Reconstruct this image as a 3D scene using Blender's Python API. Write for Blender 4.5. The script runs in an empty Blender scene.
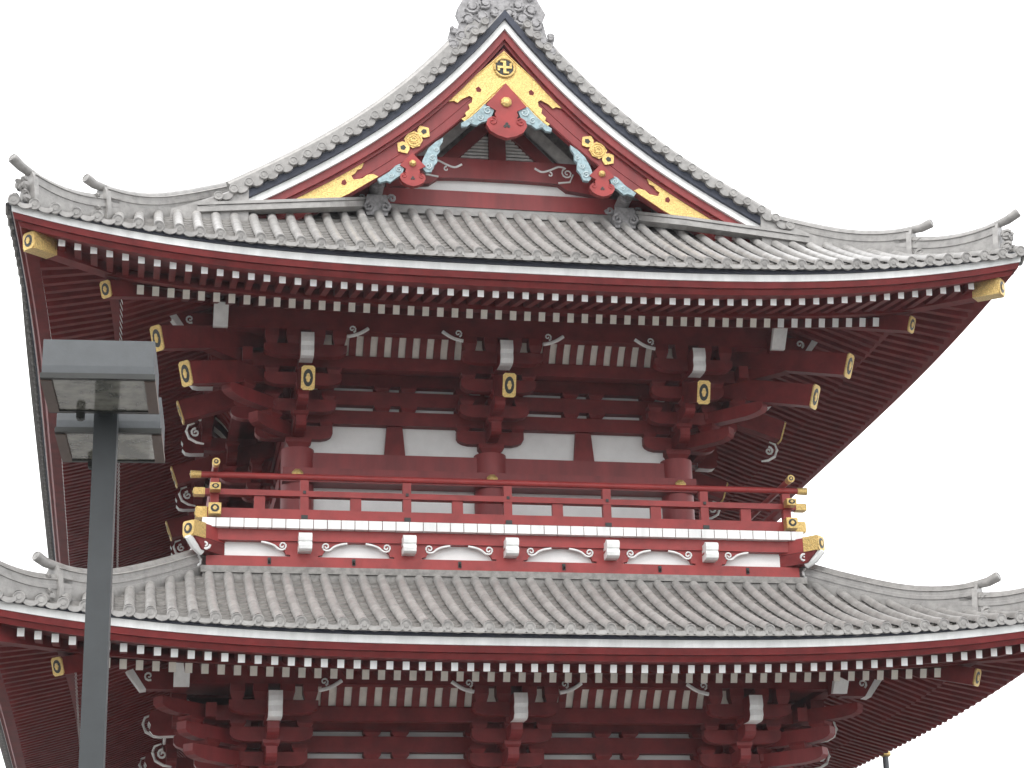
import bpy, bmesh, math, random
from mathutils import Vector, Matrix
random.seed(7)
R_ = math.radians
sc = bpy.context.scene
COL = sc.collection

# ------------------------------------------------------------------ camera, sky, sun, exposure
cam = bpy.data.objects.new('camera', bpy.data.cameras.new('camera')); COL.objects.link(cam)
cam.data.sensor_width = 36.0; cam.data.lens = 2068.2 / 1024 * 36.0
cam.data.clip_start = 0.1; cam.data.clip_end = 3000
yaw, pit, rol = R_(10.908), R_(19.592), R_(-1.567)
fw = Vector((math.sin(yaw) * math.cos(pit), math.cos(yaw) * math.cos(pit), math.sin(pit)))
rt0 = Vector((math.cos(yaw), -math.sin(yaw), 0)); up0 = rt0.cross(fw)
rt = math.cos(rol) * rt0 + math.sin(rol) * up0; up = -math.sin(rol) * rt0 + math.cos(rol) * up0
mw = Matrix((rt, up, -fw)).transposed().to_4x4(); mw.translation = Vector((-5.827, -32.378, 1.6))
cam.matrix_world = mw
sc.camera = cam
CAMP = Vector((-5.827, -32.378, 1.6))

SUN_EL, SUN_AZ = R_(52), R_(205)          # azimuth clockwise from +y (sun behind and a little left of the viewer)
w = bpy.data.worlds.new('World'); sc.world = w; w.use_nodes = True
nt = w.node_tree; nt.nodes.clear()
sky = nt.nodes.new('ShaderNodeTexSky'); sky.sky_type = 'NISHITA'; sky.sun_disc = False
sky.sun_elevation = SUN_EL; sky.sun_rotation = SUN_AZ
try: sky.dust_density = 4.0
except Exception: pass
tc = nt.nodes.new('ShaderNodeTexCoord'); nz = nt.nodes.new('ShaderNodeTexNoise')
nz.inputs['Scale'].default_value = 1.6; nz.inputs['Detail'].default_value = 3
nt.links.new(tc.outputs['Generated'], nz.inputs['Vector'])
cr = nt.nodes.new('ShaderNodeValToRGB')
cr.color_ramp.elements[0].position = .3; cr.color_ramp.elements[0].color = (10.5, 10.6, 10.8, 1)
cr.color_ramp.elements[1].position = .7; cr.color_ramp.elements[1].color = (12.5, 12.5, 12.5, 1)
nt.links.new(nz.outputs['Fac'], cr.inputs['Fac'])
mx = nt.nodes.new('ShaderNodeMix'); mx.data_type = 'RGBA'; mx.inputs[0].default_value = .93   # a closed cloud deck in front of the blue
nt.links.new(sky.outputs['Color'], mx.inputs[6]); nt.links.new(cr.outputs['Color'], mx.inputs[7])
bg = nt.nodes.new('ShaderNodeBackground'); bg.inputs['Strength'].default_value = .10
out = nt.nodes.new('ShaderNodeOutputWorld')
nt.links.new(mx.outputs[2], bg.inputs['Color']); nt.links.new(bg.outputs['Background'], out.inputs['Surface'])

sun = bpy.data.objects.new('sun', bpy.data.lights.new('sun', 'SUN')); COL.objects.link(sun)
sun.data.energy = 0.9; sun.data.angle = R_(25); sun.data.color = (1, .97, .93)
sd = Vector((math.sin(SUN_AZ) * math.cos(SUN_EL), math.cos(SUN_AZ) * math.cos(SUN_EL), math.sin(SUN_EL)))
sun.rotation_euler = sd.to_track_quat('Z', 'Y').to_euler()
sc.view_settings.view_transform = 'Standard'; sc.view_settings.look = 'None'
sc.view_settings.gamma = 1; sc.view_settings.use_curve_mapping = False
sc.view_settings.exposure = 1.08
VEIL = 0.00035                              # density of the added lens-veil volume

# ------------------------------------------------------------------ materials
def material(name, col, rough=.6, metal=0., var=.12, scale=6., bump=.0, bscale=30., spec=.5, tint=None, streak=False, island=0.):
    m = bpy.data.materials.new(name); m.use_nodes = True
    n = m.node_tree.nodes; l = m.node_tree.links; b = n['Principled BSDF']
    b.inputs['Roughness'].default_value = rough; b.inputs['Metallic'].default_value = metal
    b.inputs['Specular IOR Level'].default_value = spec
    t = n.new('ShaderNodeTexCoord'); mp = n.new('ShaderNodeMapping'); l.new(t.outputs['Object'], mp.inputs['Vector'])
    if streak: mp.inputs['Scale'].default_value = (1, 1, .18)
    a = n.new('ShaderNodeTexNoise'); a.inputs['Scale'].default_value = scale; a.inputs['Detail'].default_value = 7; a.inputs['Roughness'].default_value = .62
    l.new(mp.outputs['Vector'], a.inputs['Vector'])
    r = n.new('ShaderNodeValToRGB'); c2 = tint or tuple(x * (1 - 2 * var) for x in col)
    r.color_ramp.elements[0].position = .32; r.color_ramp.elements[0].color = (*c2, 1)
    r.color_ramp.elements[1].position = .62; r.color_ramp.elements[1].color = (*[min(1, x * (1 + var * .6)) for x in col], 1)
    l.new(a.outputs['Fac'], r.inputs['Fac']); l.new(r.outputs['Color'], b.inputs['Base Color'])
    if island:                                  # each tile row, board or block has its own slight tone
        gi = n.new('ShaderNodeNewGeometry'); ma = n.new('ShaderNodeMapRange'); ma.inputs['To Min'].default_value = 1 - island; ma.inputs['To Max'].default_value = 1 + island
        l.new(gi.outputs['Random Per Island'], ma.inputs['Value']); hs = n.new('ShaderNodeHueSaturation')
        l.new(r.outputs['Color'], hs.inputs['Color']); l.new(ma.outputs['Result'], hs.inputs['Value']); l.new(hs.outputs['Color'], b.inputs['Base Color'])
    if bump:
        k = n.new('ShaderNodeTexNoise'); k.inputs['Scale'].default_value = bscale; k.inputs['Detail'].default_value = 5
        l.new(t.outputs['Object'], k.inputs['Vector'])
        bm_ = n.new('ShaderNodeBump'); bm_.inputs['Strength'].default_value = bump; bm_.inputs['Distance'].default_value = .02
        l.new(k.outputs['Fac'], bm_.inputs['Height']); l.new(bm_.outputs['Normal'], b.inputs['Normal'])
    return m
RED = material('shaded_vermilion_lacquer', (.165, .0205, .0205), .55, var=.16, scale=3.5, spec=.25, island=.06)  # the one red lacquer, with the shade under the eaves put into its colour
REDM = material('half_shaded_vermilion_lacquer', (.215, .027, .028), .45, var=.14, scale=3.0, spec=.4, streak=True)  # same lacquer for gable and walls, their lighter shade put into the tone
RED2 = material('lit_vermilion_lacquer', (.285, .032, .030), .45, var=.12, scale=4, spec=.4)  # same lacquer again, brightened for the more open light on the balcony
WHITE = material('white_paint', (.82, .83, .82), .6, var=.09, scale=4, streak=True, island=.04)
CREAM = material('bounce_warmed_white_paint', (.80, .765, .69), .6, var=.07, scale=5, island=.05)  # white paint with warm bounce from the red put into its colour
PLAST = material('white_plaster', (.74, .75, .74), .8, var=.04, scale=3, bump=.1)
TILE = material('grey_roof_tile', (.285, .277, .267), .34, var=.14, scale=7, island=.09, bump=.08, bscale=40, streak=False)
PAN = material('weathered_pan_tile', (.205, .196, .184), .5, var=.2, scale=10, island=.08, bump=.1, bscale=40)
NAVY = material('dark_blue_eave_board', (.024, .03, .05), .6, var=.2)
GOLD = material('gilded_metal', (.70, .50, .19), .36, metal=.7, var=.16, scale=45, bump=1.0, bscale=48)
BLACK = material('black_lacquer', (.012, .014, .012), .4, var=.2)
BLUE = material('pale_blue_paint', (.27, .37, .40), .6, var=.2, scale=20)
GREYW = material('weathered_grey_boards', (.33, .32, .315), .75, var=.25, scale=12)
CARV = material('grey_carved_tile', (.29, .285, .29), .6, var=.22, scale=12, bump=.2)
STEEL = material('grey_powder_coated_steel', (.055, .062, .068), .45, var=.06, scale=10, bump=.05)
STEELP = material('dark_grey_painted_post', (.027, .032, .035), .45, var=.10, scale=5)
BROWN = material('brown_anodised_rim', (.12, .085, .07), .5, var=.1)
STONE = material('pale_stone', (.42, .41, .39), .8, var=.12, scale=2, bump=.2)

def paving():
    m = bpy.data.materials.new('stone_paving'); m.use_nodes = True
    n = m.node_tree.nodes; l = m.node_tree.links; b = n['Principled BSDF']; b.inputs['Roughness'].default_value = .8
    t = n.new('ShaderNodeTexCoord'); k = n.new('ShaderNodeTexBrick')
    k.inputs['Scale'].default_value = 1.0; k.inputs['Mortar Size'].default_value = .012
    k.inputs['Color1'].default_value = (.15, .147, .142, 1); k.inputs['Color2'].default_value = (.12, .118, .115, 1); k.inputs['Mortar'].default_value = (.18, .18, .17, 1)
    l.new(t.outputs['Object'], k.inputs['Vector']); l.new(k.outputs['Color'], b.inputs['Base Color'])
    return m
def glass():
    m = bpy.data.materials.new('lamp_glass'); m.use_nodes = True
    n = m.node_tree.nodes; l = m.node_tree.links; b = n['Principled BSDF']
    t = n.new('ShaderNodeTexCoord'); k = n.new('ShaderNodeTexNoise'); k.inputs['Scale'].default_value = 9; k.inputs['Detail'].default_value = 6
    r = n.new('ShaderNodeValToRGB'); r.color_ramp.elements[0].position = .35; r.color_ramp.elements[0].color = (.11, .11, .095, 1); r.color_ramp.elements[1].position = .65; r.color_ramp.elements[1].color = (.27, .265, .225, 1)
    l.new(t.outputs['Object'], k.inputs['Vector']); l.new(k.outputs['Fac'], r.inputs['Fac']); l.new(r.outputs['Color'], b.inputs['Base Color']); b.inputs['Roughness'].default_value = .10
    b.inputs['Specular IOR Level'].default_value = .9; b.inputs['Coat Weight'].default_value = .6; b.inputs['Coat Roughness'].default_value = .03
    return m
PALE = material('pale_grey_boards', (.60, .59, .57), .8, var=.12, scale=8)
PBLUE = material('pale_blue_relief', (.46, .55, .57), .6, var=.1)
PAVE = paving(); GLASS = glass()

# ------------------------------------------------------------------ mesh builder
class MB:
    def __init__(s): s.v = []; s.f = []; s.m = []; s.mats = []
    def mi(s, mat):
        if mat not in s.mats: s.mats.append(mat)
        return s.mats.index(mat)
    def add(s, vs, fs, mat):
        o = len(s.v); i = s.mi(mat); s.v += [tuple(p) for p in vs]
        for f in fs: s.f.append(tuple(o + k for k in f)); s.m.append(i)
        return s
    def box(s, c, size, mat, ax=None, taper=None):
        c = Vector(c); hx, hy, hz = [q / 2 for q in size]; tx, ty = taper or (1, 1)
        X, Y, Z = ax or (Vector((1, 0, 0)), Vector((0, 1, 0)), Vector((0, 0, 1)))
        vs = []
        for z in (-1, 1):
            kx, ky = (tx, ty) if z < 0 else (1, 1)
            for x, y in ((-1, -1), (1, -1), (1, 1), (-1, 1)): vs.append(c + X * (x * hx * kx) + Y * (y * hy * ky) + Z * (z * hz))
        return s.add(vs, [(0, 3, 2, 1), (4, 5, 6, 7), (0, 1, 5, 4), (1, 2, 6, 5), (2, 3, 7, 6), (3, 0, 4, 7)], mat)
    def bb(s, x0, x1, y0, y1, z0, z1, mat): return s.box(((x0 + x1) / 2, (y0 + y1) / 2, (z0 + z1) / 2), (abs(x1 - x0), abs(y1 - y0), abs(z1 - z0)), mat)
    def beam(s, p0, p1, w_, h_, mat, endmat=None, upv=(0, 0, 1), mat2=None):
        p0, p1 = Vector(p0), Vector(p1); d = (p1 - p0).normalized(); u = Vector(upv)
        sd_ = d.cross(u).normalized(); u = sd_.cross(d)
        vs = []
        for p in (p0, p1):
            for a, b in ((-1, -1), (1, -1), (1, 1), (-1, 1)): vs.append(p + sd_ * (a * w_ / 2) + u * (b * h_ / 2))
        s.add(vs, [(0, 1, 5, 4), (1, 2, 6, 5), (2, 3, 7, 6), (3, 0, 4, 7), (4, 5, 6, 7)], mat)
        return s.add(vs[:4], [(0, 3, 2, 1)], endmat or mat)
    def prism(s, poly, y0, y1, mat, fn=None, sidemat=None):
        n = len(poly); fn = fn or (lambda a, y, b: (a, y, b))
        vs = [fn(a, y0, b) for a, b in poly] + [fn(a, y1, b) for a, b in poly]
        s.add(vs, [tuple(range(n)), tuple(range(2 * n - 1, n - 1, -1))], mat)
        return s.add(vs, [(i, (i + 1) % n, n + (i + 1) % n, n + i) for i in range(n)], sidemat or mat)
    def tube(s, path, r, n, mat, caps=True, flat=1.):
        P = [Vector(p) for p in path]; rs = r if isinstance(r, (list, tuple)) else [r] * len(P); vs = []; fs = []
        for i, p in enumerate(P):
            d = (P[min(i + 1, len(P) - 1)] - P[max(i - 1, 0)]).normalized()
            a = Vector((0, 0, 1)) if abs(d.z) < .9 else Vector((0, 1, 0))
            sx = d.cross(a).normalized(); sy = sx.cross(d)
            for k in range(n):
                t = 2 * math.pi * (k + .5) / n; vs.append(p + sx * (math.cos(t) * rs[i]) + sy * (math.sin(t) * rs[i] * flat))
        for i in range(len(P) - 1):
            for k in range(n): fs.append((i * n + k, i * n + (k + 1) % n, (i + 1) * n + (k + 1) % n, (i + 1) * n + k))
        if caps: fs += [tuple(range(n - 1, -1, -1)), tuple(range((len(P) - 1) * n, len(P) * n))]
        return s.add(vs, fs, mat)
    def lathe(s, c, ax, prof_, n, mat):
        c = Vector(c); ax = Vector(ax).normalized(); a = Vector((0, 0, 1)) if abs(ax.z) < .9 else Vector((1, 0, 0))
        X = a.cross(ax).normalized(); Y = ax.cross(X)
        return s.loft([[c + ax * h + X * (r * math.cos(2 * math.pi * k / n)) + Y * (r * math.sin(2 * math.pi * k / n)) for k in range(n)] for h, r in prof_], mat)
    def disc(s, c, ax, r, th, mat, n=14):
        c = Vector(c); ax = Vector(ax).normalized(); return s.tube([c - ax * th / 2, c + ax * th / 2], r, n, mat)
    def grid(s, fn, us, vs_, mat):
        nu, nv = len(us), len(vs_); V = [fn(u, v) for u in us for v in vs_]
        return s.add(V, [(i * nv + j, i * nv + j + 1, (i + 1) * nv + j + 1, (i + 1) * nv + j) for i in range(nu - 1) for j in range(nv - 1)], mat)
    def loft(s, rings, mat, closed=True, caps=True):
        n = len(rings[0]); V = [p for r in rings for p in r]; fs = []
        for i in range(len(rings) - 1):
            for k in range(n if closed else n - 1): fs.append((i * n + k, i * n + (k + 1) % n, (i + 1) * n + (k + 1) % n, (i + 1) * n + k))
        if caps and closed: fs += [tuple(range(n - 1, -1, -1)), tuple(range((len(rings) - 1) * n, len(rings) * n))]
        return s.add(V, fs, mat)
    def spiral(s, c, r0, turns, mat, X=(1, 0, 0), Z=(0, 0, 1), rad=.02, start=0., sgn=1, tail=None):
        c = Vector(c); X = Vector(X); Z = Vector(Z); n = int(10 * turns) + 1; pts = []
        for i in range(n):
            q = i / (n - 1); a = start + sgn * q * turns * 2 * math.pi; r = r0 * (1 - .82 * q); pts.append(c + X * (r * math.cos(a)) + Z * (r * math.sin(a)))
        if tail:
            T = [Vector(p) for p in tail]; q = T + [pts[0]]; sm = []
            for i in range(len(T)):
                p0, p1, p2, p3 = q[max(0, i - 1)], q[i], q[i + 1], q[min(i + 2, len(q) - 1)]
                for k in range(5):
                    t = k / 5; sm.append(.5 * ((2 * p1) + (p2 - p0) * t + (2 * p0 - 5 * p1 + 4 * p2 - p3) * t * t + (3 * p1 - p0 - 3 * p2 + p3) * t ** 3))
            pts = sm + pts
        return s.tube(pts, [rad * (1 - .35 * i / len(pts)) for i in range(len(pts))], 6, mat)
    def build(s, name, parent=None, smooth=False, xf=None, loc=None, rz=0, recalc=True):
        me = bpy.data.meshes.new(name); vs = s.v if xf is None else [xf @ Vector(p) for p in s.v]
        me.from_pydata(vs, [], s.f)
        for m in s.mats: me.materials.append(m)
        me.polygons.foreach_set('material_index', s.m)
        if recalc:
            b = bmesh.new(); b.from_mesh(me); bmesh.ops.recalc_face_normals(b, faces=b.faces); b.to_mesh(me); b.free()
        if smooth:
            me.polygons.foreach_set('use_smooth', [True] * len(me.polygons))
            try: me.set_sharp_from_angle(angle=R_(40))
            except Exception: pass
        me.update()
        o = bpy.data.objects.new(name, me); COL.objects.link(o)
        if parent: o.parent = parent
        if loc: o.location = loc
        o.rotation_euler.z = rz
        return o
def copy_tree(o, parent, loc, rz):
    c = o.copy(); COL.objects.link(c); c.parent = parent; c.location = loc; c.rotation_euler.z = rz
    for ch in [k for k in COL.objects if k.parent == o]:
        d = ch.copy(); COL.objects.link(d); d.parent = c
    return c
def thing(name, label, cat, loc=(0, 0, 0), group=None):
    o = bpy.data.objects.new(name, None); COL.objects.link(o); o.location = loc; o['label'] = label; o['category'] = cat
    if group: o['group'] = group
    return o
def lin(a, b, n): return [a + (b - a) * i / (n - 1) for i in range(n)]

# ------------------------------------------------------------------ ground
g = MB(); g.add([(-500, -500, 0), (500, -500, 0), (500, 500, 0), (-500, 500, 0)], [(0, 1, 2, 3)], PAVE)
go = g.build('ground'); go['kind'] = 'structure'

gate = thing('temple_gate', 'two-storey red Japanese temple gate with curved grey tiled roofs, gilded gable and white rafter ends', 'temple gate')

# ------------------------------------------------------------------ roof geometry
YM = 9.0                                   # middle of the building along its length
PW, INS = 3.2, .22
def prof(c): return max(0., c) ** PW
class Roof:
    def __init__(s, E, yc, Z, h, r1, dz1, r2, dz2, h2, S, pitch):
        s.E = E; s.yc = yc; s.Z = Z; s.h = h; s.r1 = r1; s.dz1 = dz1; s.r2 = r2; s.dz2 = dz2; s.h2 = h2; s.S = S; s.pitch = pitch
        s.Hy = YM - yc
    def H(s, side): return s.E if side in 'FB' else s.Hy
    def xy(s, side, a, d):
        if side == 'F': return (a, s.yc + d)
        if side == 'B': return (-a, 2 * YM - s.yc - d)
        if side == 'L': return (-s.E + d, YM - a)
        return (s.E - d, YM + a)
    def c(s, side, a, o=0.): return max(0., 1 - ((s.H(side) + o) - abs(a)) / s.E)
    def edge(s, side, a, o, dz, h=None):    # a point on the eave, o metres outward of the fascia line
        p = prof(s.c(side, a, o)); h = s.h if h is None else h
        x, y = s.xy(side, a, -o + INS * (1 - p)); return Vector((x, y, s.Z + dz + h * p))
    def surf(s, side, a, d, dz=0.):
        x, y = s.xy(side, a, d); c = s.c(side, a)
        return Vector((x, y, s.Z + .17 + s.S(d, side) + s.h * prof(c) * max(0, 1 - max(d, 0) / 3.2) ** 2 + dz - .035 * max(0, 1 - max(d, 0))))
def S_up(d, side):
    if side in 'FB' or d < 2.25: return .52 * d + .04 * d * d if d > 0 else .52 * d
    pts = [(2.25, 1.3725), (3.41, 1.84)] + [(7.68 - x, rake(x) + .24 - 13.757) for x in (4, 3.5, 3, 2.5, 2, 1.5, 1, .5, 0)]
    for (a, b), (c, e) in zip(pts, pts[1:]):
        if d <= c: return b + (e - b) * (d - a) / (c - a)
    return pts[-1][1]
def S_lo(d, side): return .33 * d + .048 * d * d if d > 0 else .33 * d
def rake(x): x = abs(x); return 18.88 - 1.33 * x + .17 * x * x - .0125 * x ** 3
def rslope(x): x = abs(x); return -1.33 + .34 * x - .0375 * x * x
UP = Roof(7.68, -4.55, 13.587, .498, -.317, -.275, -1.353, -.200, .20, S_up, .2945)
LO = Roof(8.009, -4.605, 7.908, .44, -.303, -.300, -1.25, -.240, .18, S_lo, .291)

def band(rf, section, mat, mb, n=60, h=None, sides='FLRB'):
    for sd_ in sides:
        H = rf.H(sd_); m = n if sd_ in 'FB' else int(n * 1.4); rings = []
        for i in range(m + 1):
            u = -1 + 2 * i / m; u = math.copysign(1 - (1 - abs(u)) ** 1.35, u)
            rings.append([rf.edge(sd_, u * (H + o), o, dz, h) for o, dz in section])
        mb.loft(rings, mat)

DISC = [(-.05, .084), (.012, .084), (.018, .080), (.018, .067), (.009, .063), (.009, .036), (.015, .031), (.015, .004)]
def roof_tiles(rf, name, D, sides, vergeS=None):
    mb = MB(); r = .077
    for sd_ in sides:
        H = rf.H(sd_); fine = sd_ == 'F'; P = rf.pitch; dep = D[sd_]
        dmax = lambda a: min(dep, H - abs(a)) if (vergeS is None or sd_ in 'FB') else (dep if H - abs(a) > vergeS else H - abs(a))
        # sheet below the tiles
        if vergeS is not None and sd_ in 'LR':
            for lo_, hi, hw in ((0.05, vergeS, None), (vergeS, dep, H - vergeS - .05)):
                ds = lin(lo_, hi, 12); mb.grid(lambda d, u: rf.surf(sd_, u * (H - d if hw is None else hw), d, -.07), ds, lin(-1, 1, 60), PAN)
        else:
            mb.grid(lambda d, u: rf.surf(sd_, u * (H - d), d, -.07), lin(0.05, dep, 14), lin(-1, 1, 60), PAN)
        if sd_ == 'B': continue
        N = int((H - .02) / P)
        rows = [k * P for k in range(-N, N + 1)]
        de = lambda a: INS * (1 - prof(rf.c(sd_, a))) - .10
        stp = .235 if fine else .47
        for a in rows:                                     # round cover tiles
            d0, d1 = de(a), dmax(a)
            if d1 - d0 < .12: continue
            ds = [d0]; rr = [r]
            while ds[-1] < d1 - .001:
                q = min(d1, ds[-1] + stp * 1.6); ds += [q, q + 1e-3]; rr += [r * .965, r]
            ds = ds[:-1]; rr = rr[:-1]; ns = 8 if fine else 5
            rings = [[rf.surf(sd_, a + R * math.cos(math.pi * k / ns), d, .02 + R * 1.08 * math.sin(math.pi * k / ns)) for k in range(ns + 1)] for d, R in zip(ds, rr)]
            mb.loft(rings, TILE, closed=False)
            # end disc with a raised rim and a boss
            p = rf.surf(sd_, a, d0, .008); q = rf.surf(sd_, a, d0 + .2, .008); ax = (p - q).normalized(); ax = Vector((ax.x, ax.y, ax.z * .4)).normalized()
            mb.lathe(p, ax, DISC, 16 if fine else 8, TILE)
        gaps = [k * P + P / 2 for k in range(-N - 1, N + 1)]
        for a in gaps:                                     # pan tiles in steps
            d0, d1 = de(a) + .01, min(dmax(a - P * .3), dmax(a + P * .3), dmax(a))
            if H - abs(a) < .1: continue
            q = [-.39, -.2, 0, .2, .39]; sag = [0, -.022, -.03, -.022, 0]
            e0 = [rf.surf(sd_, a + P * k, d0 - .02, z + .016) for k, z in zip(q, sag)]
            e1 = [rf.surf(sd_, a + P * k, d0 - .02, z * 1.3 - .036 - .014 * (1 - (k / .39) ** 2)) for k, z in zip(q, sag)]
            x, y = rf.xy(sd_, a, 1); x0, y0 = rf.xy(sd_, a, 0); inn = Vector((x - x0, y - y0, 0)) * .03
            mb.loft([e0, e1, [p + inn for p in e1], [p + inn for p in e0], e0], TILE, closed=False)
            if d1 - d0 < .1: continue
            ds = [d0]; rings = []
            while ds[-1] < d1 - .001: ds.append(min(d1, ds[-1] + stp))
            for u0, u1 in zip(ds, ds[1:]):
                for d, up_ in ((u0, .012), (u1, -.016)): rings.append([rf.surf(sd_, a + P * k, d, up_ + z) for k, z in zip(q, sag)])
            mb.loft(rings, PAN, closed=False)
    o = mb.build(name, gate, smooth=True, recalc=False)
    return o

def roof_eaves(rf, tag):
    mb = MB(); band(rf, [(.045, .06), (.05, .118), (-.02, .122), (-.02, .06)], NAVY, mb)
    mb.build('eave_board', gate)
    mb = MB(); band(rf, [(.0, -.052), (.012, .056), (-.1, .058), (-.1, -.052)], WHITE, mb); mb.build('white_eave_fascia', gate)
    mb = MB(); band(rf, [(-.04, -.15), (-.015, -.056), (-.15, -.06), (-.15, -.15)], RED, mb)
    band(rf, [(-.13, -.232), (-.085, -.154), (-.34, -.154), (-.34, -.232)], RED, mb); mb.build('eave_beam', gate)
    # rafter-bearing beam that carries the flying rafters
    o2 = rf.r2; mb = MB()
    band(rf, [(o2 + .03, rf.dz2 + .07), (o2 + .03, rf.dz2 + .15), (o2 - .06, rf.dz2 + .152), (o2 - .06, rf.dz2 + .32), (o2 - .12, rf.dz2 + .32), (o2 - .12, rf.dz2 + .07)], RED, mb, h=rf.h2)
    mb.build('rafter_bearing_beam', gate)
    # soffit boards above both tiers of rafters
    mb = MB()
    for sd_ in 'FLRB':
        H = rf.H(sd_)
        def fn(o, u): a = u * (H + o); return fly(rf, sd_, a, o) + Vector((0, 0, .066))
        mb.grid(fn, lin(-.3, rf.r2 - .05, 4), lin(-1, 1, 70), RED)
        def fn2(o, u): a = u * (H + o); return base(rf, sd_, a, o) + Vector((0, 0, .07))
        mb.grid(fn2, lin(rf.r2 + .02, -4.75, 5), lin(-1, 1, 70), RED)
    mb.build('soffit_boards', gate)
def base_z(rf, sd_, a, o):
    c = max(0, 1 - ((rf.H(sd_) + rf.r2) - abs(a)) / rf.E); c = min(c, 1)
    k = max(0, 1 - (rf.r2 - o) / 3.2)
    return rf.Z + rf.dz2 + rf.h2 * prof(c) * k + .40 * (rf.r2 - o)
def base(rf, sd_, a, o):
    x, y = rf.xy(sd_, a, -o + INS); return Vector((x, y, base_z(rf, sd_, a, o)))
def fly(rf, sd_, a, o):
    c = min(1, max(0, 1 - ((rf.H(sd_) + rf.r1) - abs(a)) / rf.E)); p = prof(c)
    z1 = rf.Z + rf.dz1 + rf.h * p; z2 = base_z(rf, sd_, a, rf.r2) + .20
    t = (rf.r1 - o) / (rf.r1 - rf.r2); x, y = rf.xy(sd_, a, -o + INS * (1 - p * (1 - t)))
    return Vector((x, y, z1 + (z2 - z1) * t))
RAFTERS = {'flying_rafter': [], 'base_rafter': []}
SIDE_RAFT = {'flying_rafter': MB(), 'base_rafter': MB()}
def roof_rafters(rf, p1, n1, n2, ph=.5):
    for sd_ in 'FLR':
        H = rf.H(sd_)
        if sd_ == 'F': l1 = [(k + ph) * p1 for k in range(-n1, n1)]; l2 = [(k + ph) * p1 for k in range(-n2, n2)]
        else:
            m1 = int((H + rf.r1 - .45) / p1); m2 = int((H + rf.r2 - .5) / p1)
            l1 = [(k + .5) * p1 for k in range(-m1, m1)]; l2 = [(k + .5) * p1 for k in range(-m2, m2)]
        for a in l1:
            oi = max(rf.r2 - .22, abs(a) - H + .10)
            if rf.r1 - oi < .15: continue
            p, q = fly(rf, sd_, a, rf.r1), fly(rf, sd_, a, oi)
            if sd_ == 'F': RAFTERS['flying_rafter'].append((p, q, .096, .116))
            else: SIDE_RAFT['flying_rafter'].beam(p, q, .105, .118, RED, WHITE)
        for a in l2:
            oi = max(-4.7, abs(a) - H + .12)
            p, q = base(rf, sd_, a, rf.r2), base(rf, sd_, a, oi)
            if sd_ == 'F': RAFTERS['base_rafter'].append((p, q, .102, .142))
            else: SIDE_RAFT['base_rafter'].beam(p, q, .105, .128, RED, WHITE)

def hip_beams(rf, hh):
    for sx in (-1, 1):
        dg = Vector((sx, -1, 0)).normalized()
        c0 = Vector((sx * rf.E, rf.yc, 0))
        def at(k, z): return Vector((sx * k, rf.yc + (rf.E - k), z))      # k metres from the axis on the 45 degree line
        z1 = rf.Z + rf.dz1 + rf.h * .88 - .10
        z2 = rf.Z + rf.dz2 + rf.h2 - .13
        mb = MB(); mb.beam(at(hh, z1 + .04), at(rf.E + rf.r2 - .3, z2 + .36), .21, .25, RED); o = mb.build('flying_hip_rafter', gate)
        e = dg * .012; m2 = MB(); gold_box(m2, at(hh, z1 + .04) + e, at(hh - .30, z1 + .04 + .03), .225, .265); m2.build('gold_cap', o)
        k2 = rf.E + rf.r2 + .0
        mb = MB(); mb.beam(at(k2, z2 - .02), at(rf.E - 4.9, z2 + 1.5), .19, .25, RED); o = mb.build('base_hip_rafter', gate)
        m2 = MB(); plaque(m2, at(k2, z2 - .02) + dg * .012, dg - Vector((0, 0, .3)), .20, .26); m2.build('gold_plaque', o)
def gold_box(mb, p0, p1, w_, h_):
    mb.beam(p0, p1, w_, h_, GOLD)
    d = (Vector(p0) - Vector(p1)).normalized(); plaque(mb, Vector(p0) + d * .004, d, w_ * .98, h_ * .98)
def plaque(mb, c, n, w_, h_, upv=Vector((0, 0, 1))):
    """gilded plate with a dark oval and a gold flower, facing n"""
    c = Vector(c); n = Vector(n).normalized(); X = upv.cross(n).normalized(); Z = n.cross(X)
    ch = min(w_, h_) * .16
    P = [(-w_ / 2, -h_ / 2 + ch), (-w_ / 2 + ch, -h_ / 2), (w_ / 2 - ch, -h_ / 2), (w_ / 2, -h_ / 2 + ch), (w_ / 2, h_ / 2 - ch), (w_ / 2 - ch, h_ / 2), (-w_ / 2 + ch, h_ / 2), (-w_ / 2, h_ / 2 - ch)]
    fn = lambda a, y, b: c + X * a + n * y + Z * b
    mb.prism(P, -.012, .012, GOLD, fn)
    ov = lambda k: [(w_ * k * math.cos(t) * .5, h_ * k * .5 * math.sin(t)) for t in [2 * math.pi * i / 16 for i in range(16)]]
    mb.prism(ov(.72), .008, .0155, BLACK, fn)
    mb.prism([(x * .44 * (1 + .18 * math.cos(5 * i * math.pi / 4)), z * .52) for i, (x, z) in enumerate(ov(.72))], .012, .026, GOLD, fn)

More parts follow.
